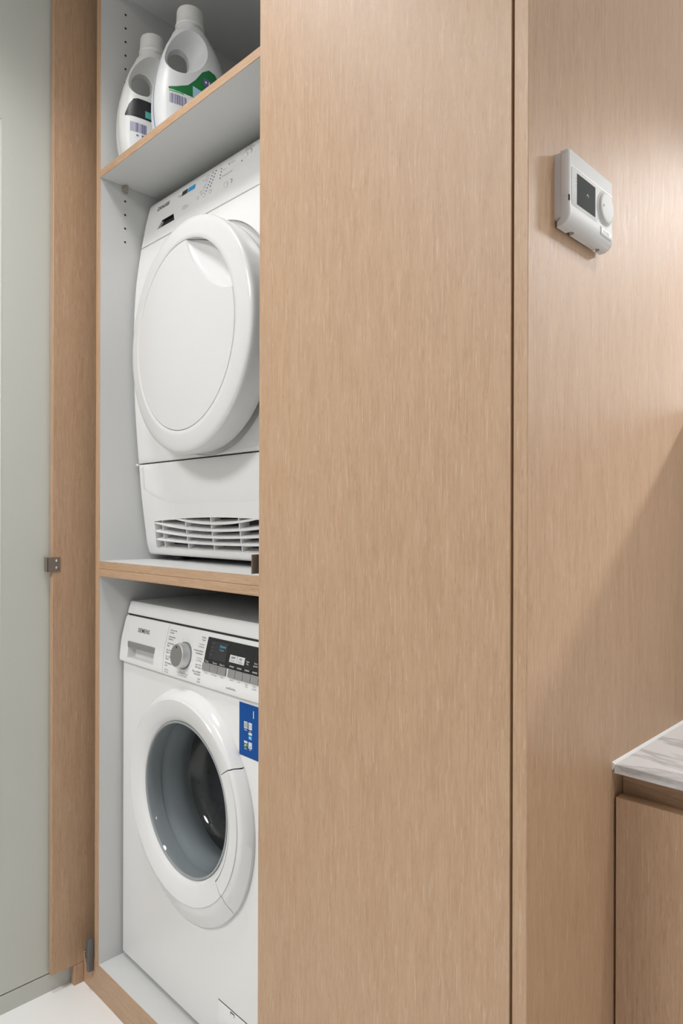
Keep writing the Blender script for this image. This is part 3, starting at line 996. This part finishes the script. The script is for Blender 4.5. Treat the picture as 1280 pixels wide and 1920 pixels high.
# ================================================================== DETERGENT BOTTLES
def bottle(name, loc, label, cat, plastic, kind, size=1.0):
    root = empty(name, loc, label, cat, math.radians(-16 if kind == 'green' else -15), 'detergent bottles on the upper shelf')
    # (z, front y, back y, half thickness): local y = 0 is the cap axis, broad faces look along x
    tab = [(0.000, -0.066, 0.066, 0.040), (0.004, -0.072, 0.072, 0.045), (0.015, -0.0780, 0.078, 0.048), (0.040, -0.0850, 0.084, 0.0495), (0.070, -0.0890, 0.087, 0.050),
           (0.100, -0.0900, 0.088, 0.050), (0.130, -0.0880, 0.087, 0.0495), (0.160, -0.0830, 0.085, 0.048), (0.190, -0.0755, 0.081, 0.0455),
           (0.215, -0.0670, 0.075, 0.0425), (0.235, -0.0590, 0.067, 0.0395), (0.252, -0.0500, 0.056, 0.0370), (0.266, -0.0400, 0.043, 0.0345), (0.276, -0.0335, 0.035, 0.0325), (0.284, -0.0315, 0.032, 0.0315)]
    tab = [(z, a * (0.92 if z < 0.262 else 1.0), c * (0.92 if z < 0.262 else 1.0), t) for z, a, c, t in tab]
    ny = smoothtab([(z, a) for z, a, _, _ in tab], 60)
    by = smoothtab([(z, c) for z, _, c, _ in tab], 60)
    th = smoothtab([(z, t) for z, _, _, t in tab], 60)
    rings = []
    n = 56
    for (z, y0), (_, y1), (_, t) in zip(ny, by, th):
        m, hw = (y0 + y1) / 2, (y1 - y0) / 2
        e = 2.0 + 1.4 * min(1.0, max(0.0, (0.28 - z) / 0.12))
        ring = []
        for i in range(n):
            a = 2 * PI * i / n
            ca, sa = math.cos(a), math.sin(a)
            k = (abs(ca) ** e + abs(sa) ** e) ** (-1 / e)
            ring.append((t * k * sa, m + hw * k * ca, z))
        rings.append(ring)
    body = obj('body', loft(bmesh.new(), rings), plastic, root, smooth=50)
    # grip: a shallow dish on each side and a hole through
    for s in (-1, 1):
        b = bmesh.new()
        bmesh.ops.create_uvsphere(b, u_segments=48, v_segments=24, radius=1.0)
        bmesh.ops.transform(b, verts=b.verts, matrix=Matrix.Translation((s * 0.052, -0.021, 0.2110)) @ Matrix.Rotation(math.radians(-36), 4, 'X') @ Matrix.Diagonal((0.0455, 0.046, 0.062, 1)))
        boolean(body, b)
    b = bmesh.new()
    pr = []
    for i in range(32):
        a = 2 * PI * i / 32
        yy, zz = 0.0250 * math.cos(a), 0.0340 * math.sin(a)
        c, s_ = math.cos(math.radians(-22)), math.sin(math.radians(-22))
        pr.append((-0.0300 + yy * c - zz * s_, 0.1965 + yy * s_ + zz * c))
    loft(b, [[(x, y, z) for y, z in pr] for x in (-0.2, 0.2)])
    boolean(body, b, smooth=42)
    # cap
    b = bmesh.new()
    prof = [(0.0325, 0.2835), (0.0325, 0.290), (0.0312, 0.2915), (0.0300, 0.300), (0.0290, 0.322), (0.0282, 0.3255), (0.0260, 0.3270)]
    rings = [[(r * math.cos(2 * PI * i / 48), r * math.sin(2 * PI * i / 48), z) for i in range(48)] for r, z in prof]
    cap = obj('cap', loft(b, rings), CAPM, root, smooth=40)

    def face_x(y, z):
        y0, y1, t = lerp(ny, z), lerp(by, z), lerp(th, z)
        m, hw = (y0 + y1) / 2, (y1 - y0) / 2
        e = 2.0 + 1.4 * min(1.0, max(0.0, (0.28 - z) / 0.12))
        q = min(0.98, abs((y - m) / hw))
        return t * (1 - q ** e) ** (1 / e)

    LY, LZ = -0.014, -0.026

    def label_mesh(pts, off, nm, mat, parent):
        """polygon strip list [(y, ztop, zbottom)] laid on the right broad face"""
        bm = bmesh.new()
        cols = []
        for y, zt, zb in pts:
            y, zt, zb = y + LY, zt + LZ, max(0.012, zb + LZ)
            cols.append([bm.verts.new((face_x(y, zb + (zt - zb) * k / 6) + off, y, zb + (zt - zb) * k / 6)) for k in range(7)])
        for a, c in zip(cols[:-1], cols[1:]):
            for k in range(6):
                bm.faces.new((a[k], c[k], c[k + 1], a[k + 1]))
        return obj(nm, bm, mat, parent, smooth=60)

    def dense(pts, k=5):
        out = []
        for p, q in zip(pts[:-1], pts[1:]):
            for j in range(k):
                out.append(tuple(p[i] + (q[i] - p[i]) * j / k for i in range(3)))
        return out + [pts[-1]]
    white = label_mesh(dense([(-0.050, 0.140, 0.030), (-0.02, 0.145, 0.022), (0.03, 0.145, 0.022), (0.065, 0.140, 0.03)]), 0.0003, 'back_label', LABELW, body)
    if kind == 'green':
        label_mesh(dense([(-0.046, 0.1440, 0.1400), (-0.030, 0.1470, 0.1375), (-0.005, 0.1560, 0.1340), (0.012, 0.1730, 0.1320), (0.028, 0.1960, 0.1300), (0.044, 0.2060, 0.1290), (0.058, 0.2010, 0.1280), (0.068, 0.1850, 0.1280)]), 0.0006, 'green_band', GREEN, body)
        label_mesh(dense([(0.006, 0.1580, 0.1340), (0.030, 0.1500, 0.1310)]), 0.0009, 'pale_panel', LABELBL, body)
        label_mesh(dense([(0.030, 0.1850, 0.1660), (0.050, 0.1800, 0.1620)]), 0.0009, 'brand_panel', INKP, body)
        label_mesh(dense([(0.034, 0.1780, 0.1730), (0.038, 0.1770, 0.1720)]), 0.0012, 'brand_panel_print', INKW, body)
        label_mesh(dense([(0.042, 0.1780, 0.1700), (0.045, 0.1770, 0.1690)]), 0.0012, 'brand_panel_print', INKW, body)
        label_mesh(dense([(-0.045, 0.1375, 0.1350), (-0.014, 0.1345, 0.1320)]), 0.0007, 'green_line', GREENL, body)
        bar_y, bar_z, bar_w, bar_h, bars = -0.044 + LY, 0.1310 + LZ, 0.036, 0.021, 22
    else:
        label_mesh(dense([(-0.060, 0.1330, 0.1300), (-0.052, 0.1560, 0.1290), (-0.042, 0.1700, 0.1275), (-0.032, 0.1720, 0.1260), (0.000, 0.1680, 0.1220), (0.04, 0.1680, 0.118), (0.06, 0.160, 0.117)]), 0.0006, 'black_band', LABELBK, body)
        label_mesh(dense([(-0.016, 0.1450, 0.1290), (0.010, 0.1420, 0.1260)]), 0.0009, 'teal_panel', TEAL, body)
        label_mesh(dense([(-0.024, 0.0860, 0.0740), (0.0, 0.0830, 0.0710)]), 0.0007, 'brand_panel', INKP, body)
        label_mesh(dense([(-0.019, 0.0825, 0.0770), (-0.016, 0.0820, 0.0765)]), 0.0010, 'brand_panel_print', INKW, body)
        label_mesh(dense([(-0.036, 0.0860, 0.0820), (-0.031, 0.0850, 0.0810)]), 0.0007, 'recycling_mark', INKP, body)
        bar_y, bar_z, bar_w, bar_h, bars = -0.049 + LY, 0.1150 + LZ, 0.036, 0.022, 22
    bm = bmesh.new()
    rr = random.Random(3 if kind == 'green' else 5)
    y = bar_y
    while y < bar_y + bar_w:
        wd_ = rr.choice((0.0007, 0.0007, 0.0012, 0.0018))
        zt = bar_z - (y - bar_y) * 0.14
        q = [(y, zt), (y + wd_, zt), (y + wd_, zt - bar_h), (y, zt - bar_h)]
        bm.faces.new([bm.verts.new((face_x(a, c) + 0.0008, a, c)) for a, c in q])
        y += wd_ + rr.choice((0.0007, 0.0011, 0.0016))
    obj('barcode', bm, INKP, body)
    # mould seam down the narrow front
    bm = bmesh.new()
    rings = []
    for z, yv in ny:
        if 0.012 < z < 0.205:
            w_ = 0.0016
            rings.append([(x, yv - 0.0006 + abs(x - 0.006) * 0.0, z) for x in (0.004, 0.004 + 2 * w_)])
    vs = [[bm.verts.new(p) for p in r] for r in rings]
    for a, c in zip(vs[:-1], vs[1:]):
        bm.faces.new((a[0], a[1], c[1], c[0]))
    obj('level_stripe', bm, SEAMBL if kind == 'green' else LABELBL if False else CAPM, body)
    bm = text_bm('2.50 L', 0.006, 'CENTER')
    for v in bm.verts:
        yy, zz = v.co.x, v.co.z
        v.co = (0.0322 * math.cos(yy / 0.0322) + 0.0006, yy + 0.004, zz + 0.2765)
    obj('batch_print', bm, INKG, body)
    root.scale = (size, size, size)
    return root


bottle('detergent_bottle', (-1.335, 0.136, 1.9422), 'white detergent bottle with green back label, nearer the camera', 'bottle', HDPE, 'green')
bottle('detergent_bottle', (-1.4620, 0.1150, 1.9422), 'white detergent bottle with black back label beside the cabinet wall', 'bottle', HDPE2, 'black', 0.97)

# ================================================================== THERMOSTAT
XS = -0.407
th = empty('thermostat', (XS, 0.062, 1.4815), 'white room thermostat with grey screen on the oak end panel', 'thermostat')
# local: x away from the panel, y along it, z up; 125 x 93 mm


def rounded_rect(y0, y1, z0, z1, r, n=6):
    pts = []
    for cy, cz, a0 in ((y1 - r, z1 - r, 0), (y0 + r, z1 - r, 90), (y0 + r, z0 + r, 180), (y1 - r, z0 + r, 270)):
        for k in range(n + 1):
            a = math.radians(a0 + 90 * k / n)
            pts.append((cy + r * math.cos(a), cz + r * math.sin(a)))
    return pts


def plate(y0, y1, z0, z1, r, x0, x1, ch=0.001):
    bm = bmesh.new()
    a = rounded_rect(y0, y1, z0, z1, r)
    i = rounded_rect(y0 + ch, y1 - ch, z0 + ch, z1 - ch, max(r - ch, 0.0004))
    return loft(bm, [[(x0, y, z) for y, z in a], [(x1 - ch, y, z) for y, z in a], [(x1 - ch * 0.3, y * 0.7 + yy * 0.3, z * 0.7 + zz * 0.3) for (y, z), (yy, zz) in zip(a, i)], [(x1, y, z) for y, z in i]])


obj('base_housing', plate(0.0010, 0.1240, 0.0100, 0.0920, 0.004, 0.0, 0.0088, 0.0002), THERMD, th, smooth=40)
# curved front cover: the lower edge sweeps back to the panel
prof = [(0.0085, 0.0925), (0.0180, 0.0925), (0.0193, 0.0915), (0.0196, 0.0900), (0.0196, 0.0300), (0.0200, 0.0240), (0.0205, 0.0180), (0.0202, 0.0120), (0.0185, 0.0065), (0.0150, 0.0025), (0.0100, 0.0005), (0.0030, 0.0), (0.0030, 0.0055), (0.0085, 0.0100)]
b = bmesh.new()
loft(b, [[(x, y, z) for x, z in prof] for y in (0.0006, 0.0018, 0.0632, 0.1232, 0.1244)])
for v in b.verts:
    if v.co.y < 0.001 or v.co.y > 0.124:
        v.co.x = 0.0095 + (v.co.x - 0.0095) * 0.88
        v.co.z = 0.046 + (v.co.z - 0.046) * 0.988
cov = obj('front_cover', b, THERM, th, smooth=35)
for y in (0.030, 0.104):
    b = bmesh.new()
    cyl(b, (-0.001, y, -0.004), (-0.001 + 0.008, y, 0.004), 0.0055, 20)
    boolean(cov, b, smooth=35)
obj('cover_line', bx(0.0190, 0.01975, 0.001, 0.124, 0.0728, 0.0738), THERMD, th)
obj('screen_bezel', plate(0.006, 0.078, 0.024, 0.0715, 0.002, 0.0190, 0.0201, 0.0004), THERM, th, smooth=40)
obj('screen', bx(0.0195, 0.02035, 0.0200, 0.0712, 0.0295, 0.0675), LCD, th, label='dark grey screen')
b = bmesh.new()
for (y0, z0), (y1, z1) in (((0.0465, 0.0485), (0.0490, 0.0512)), ((0.0490, 0.0512), (0.0520, 0.0480))):
    d = Vector((y1 - y0, z1 - z0)).normalized() * 0.0004
    vs = [b.verts.new((0.02045, yy, zz)) for yy, zz in ((y0 - d.y, z0 + d.x), (y1 - d.y, z1 + d.x), (y1 + d.y, z1 - d.x), (y0 + d.y, z0 - d.x))]
    b.faces.new(vs)
obj('screen_symbol', b, INKW, th)
b = bmesh.new()
prof = [(0.0250, 0.0190), (0.0250, 0.0212), (0.0235, 0.0222), (0.0222, 0.0226), (0.0216, 0.0280), (0.0206, 0.0292), (0.0180, 0.0297), (0.0005, 0.0300)]
rings = [[(x, 0.1010 + r * math.cos(2 * PI * i / 64), 0.0500 + r * math.sin(2 * PI * i / 64)) for i in range(64)] for r, x in [(r * 0.9, 0.019 + (x - 0.019) * 0.45) for r, x in prof]]
obj('setting_dial', loft(b, rings), THERM, th, smooth=35, label='white round setting dial')
b = bmesh.new()
bmesh.ops.create_uvsphere(b, u_segments=16, v_segments=8, radius=0.0014)
bmesh.ops.translate(b, verts=b.verts, vec=(0.0242, 0.089, 0.050))
obj('dial_dimple', b, GLOSSW, th, smooth=60)
bd = obj('badge', plate(0.086, 0.1195, 0.0125, 0.0235, 0.0022, 0.0195, 0.0212, 0.0006), THERM, th, smooth=40)
obj('badge_inset', plate(0.0885, 0.1170, 0.0145, 0.0215, 0.0012, 0.0205, 0.02145, 0.0003), THERMD, bd)
b = bmesh.new()
for k in range(5):
    y = 0.0935 + 0.0038 * k
    box(b, 0.0212, 0.0217, y, y + 0.0022, 0.0162, 0.0196)
obj('badge_relief', b, THERM, bd)
for zz in (0.0330, 0.0375, 0.0425, 0.0500):
    obj('scale_mark', bx(0.0196, 0.0199, 0.0765, 0.0785, zz, zz + 0.0007), INKG, th)
for zz, m in ((0.0600, INKR), (0.0560, INKR), (0.0510, INKG)):
    obj('mode_mark', bx(0.0200, 0.0203, 0.0165, 0.0180, zz, zz + 0.0010), m, th)
obj('side_slot', bx(0.0185, 0.0199, 0.0004, 0.0022, 0.0285, 0.0355), DARKGAP, th)
obj('side_rail', bx(0.0090, 0.0165, -0.0002, 0.0030, 0.036, 0.0870, bev=0.0008), THERMD, th)

# ================================================================== BASE CABINET AND COUNTERTOP
bc = empty('base_cabinet', (0.05, 0.40, 0.0), 'low oak base cabinet with handle recess under the marble countertop', 'cabinet')


def bcp(name, bm, mat, parent=None, **k):
    for v in bm.verts:
        v.co.x -= 0.05
        v.co.y -= 0.40
    return obj(name, bm, mat, parent or bc, **k)


BX0, BX1 = XS, 0.62
bcp('carcass', bx(BX0 + 0.001, BX1, 0.2620, 0.558, 0.10, 0.722), OAKV)
bcp('recess_rail', bx(BX0 + 0.001, BX1, 0.2720, 0.290, 0.7, 0.7640), OAKX)
bcp('door', bx(BX0 + 0.0032, 0.100, 0.2415, 0.2605, 0.10, 0.7295, bev=0.0007, seg=1), OAKB, label='oak base cabinet door')
bcp('door', bx(0.1035, BX1, 0.2415, 0.2605, 0.10, 0.7295, bev=0.0007, seg=1), OAKB)
bcp('plinth', bx(BX0 + 0.001, BX1, 0.29, 0.31, 0.0, 0.10), OAKX)
ct = obj('countertop', bx(-0.005, BX1 - XS + 0.01, 0.0017, 0.321, 0.0, 0.0125, bev=0.0004, seg=1), MARB, None, loc=(XS + 0.0058, 0.2370, 0.7642))
obj('edge_strip', bx(-0.0032, BX1 - XS + 0.01, 0.0, 0.0012, 0.0002, 0.0122, bev=0.0002, seg=1), MARB, ct)
obj('edge_joint', bx(-0.004, BX1 - XS + 0.01, 0.0010, 0.0018, 0.001, 0.0117), DARKGAP, ct)
ct['label'] = 'white grey-veined marble countertop meeting the oak end panel'
ct['category'] = 'countertop'
b = bmesh.new()
rings = []
for y in (-0.0005, 0.0006, 0.06, 0.321):
    k = 0.8 if y < 0 else 1.0
    rings.append([(-0.0058, y, 0.004), (-0.0058, y, 0.0130 + 0.0024 * k), (-0.0044, y, 0.0130 + 0.0018 * k), (-0.0020, y, 0.0128), (-0.0018, y, 0.0120), (-0.0047, y, 0.004)])
loft(b, rings)
obj('sealant_bead', b, SILIC, ct, smooth=60)

# ================================================================== CEILING LAMPS
names = ['round recessed ceiling lamp nearest the sage wall', 'round ceiling lamp far beyond the countertop', 'small round ceiling lamp above the countertop',
         'large round ceiling lamp behind the camera', 'added unseen fill lamp on the right of the room']
for (x, y, r, watts, spread, colr), nm in zip(LAMPS, names):
    e = empty('ceiling_lamp', (x, y, CEIL), nm, 'lamp')
    b = bmesh.new()
    rings = [[(q * math.cos(2 * PI * i / 40), q * math.sin(2 * PI * i / 40), z) for i in range(40)] for q, z in ((r + 0.02, 0.0), (r + 0.02, -0.006), (r + 0.015, -0.010), (r + 0.004, -0.010), (r + 0.002, -0.004))]
    obj('rim', loft(b, rings), PLASTIC, e, smooth=40)
    b = bmesh.new()
    cyl(b, (0, 0, -0.002), (0, 0, -0.0085), r, 40)
    obj('diffuser', b, LAMPM, e)
    ld = bpy.data.lights.new('lamp_light', 'AREA')
    ld.shape = 'DISK'
    ld.size = 2 * r
    ld.energy = watts
    ld.color = colr
    ld.spread = math.radians(spread)
    lo = bpy.data.objects.new('lamp_light', ld)
    COL.objects.link(lo)
    lo.parent = e
    lo.location = (0, 0, -0.014)
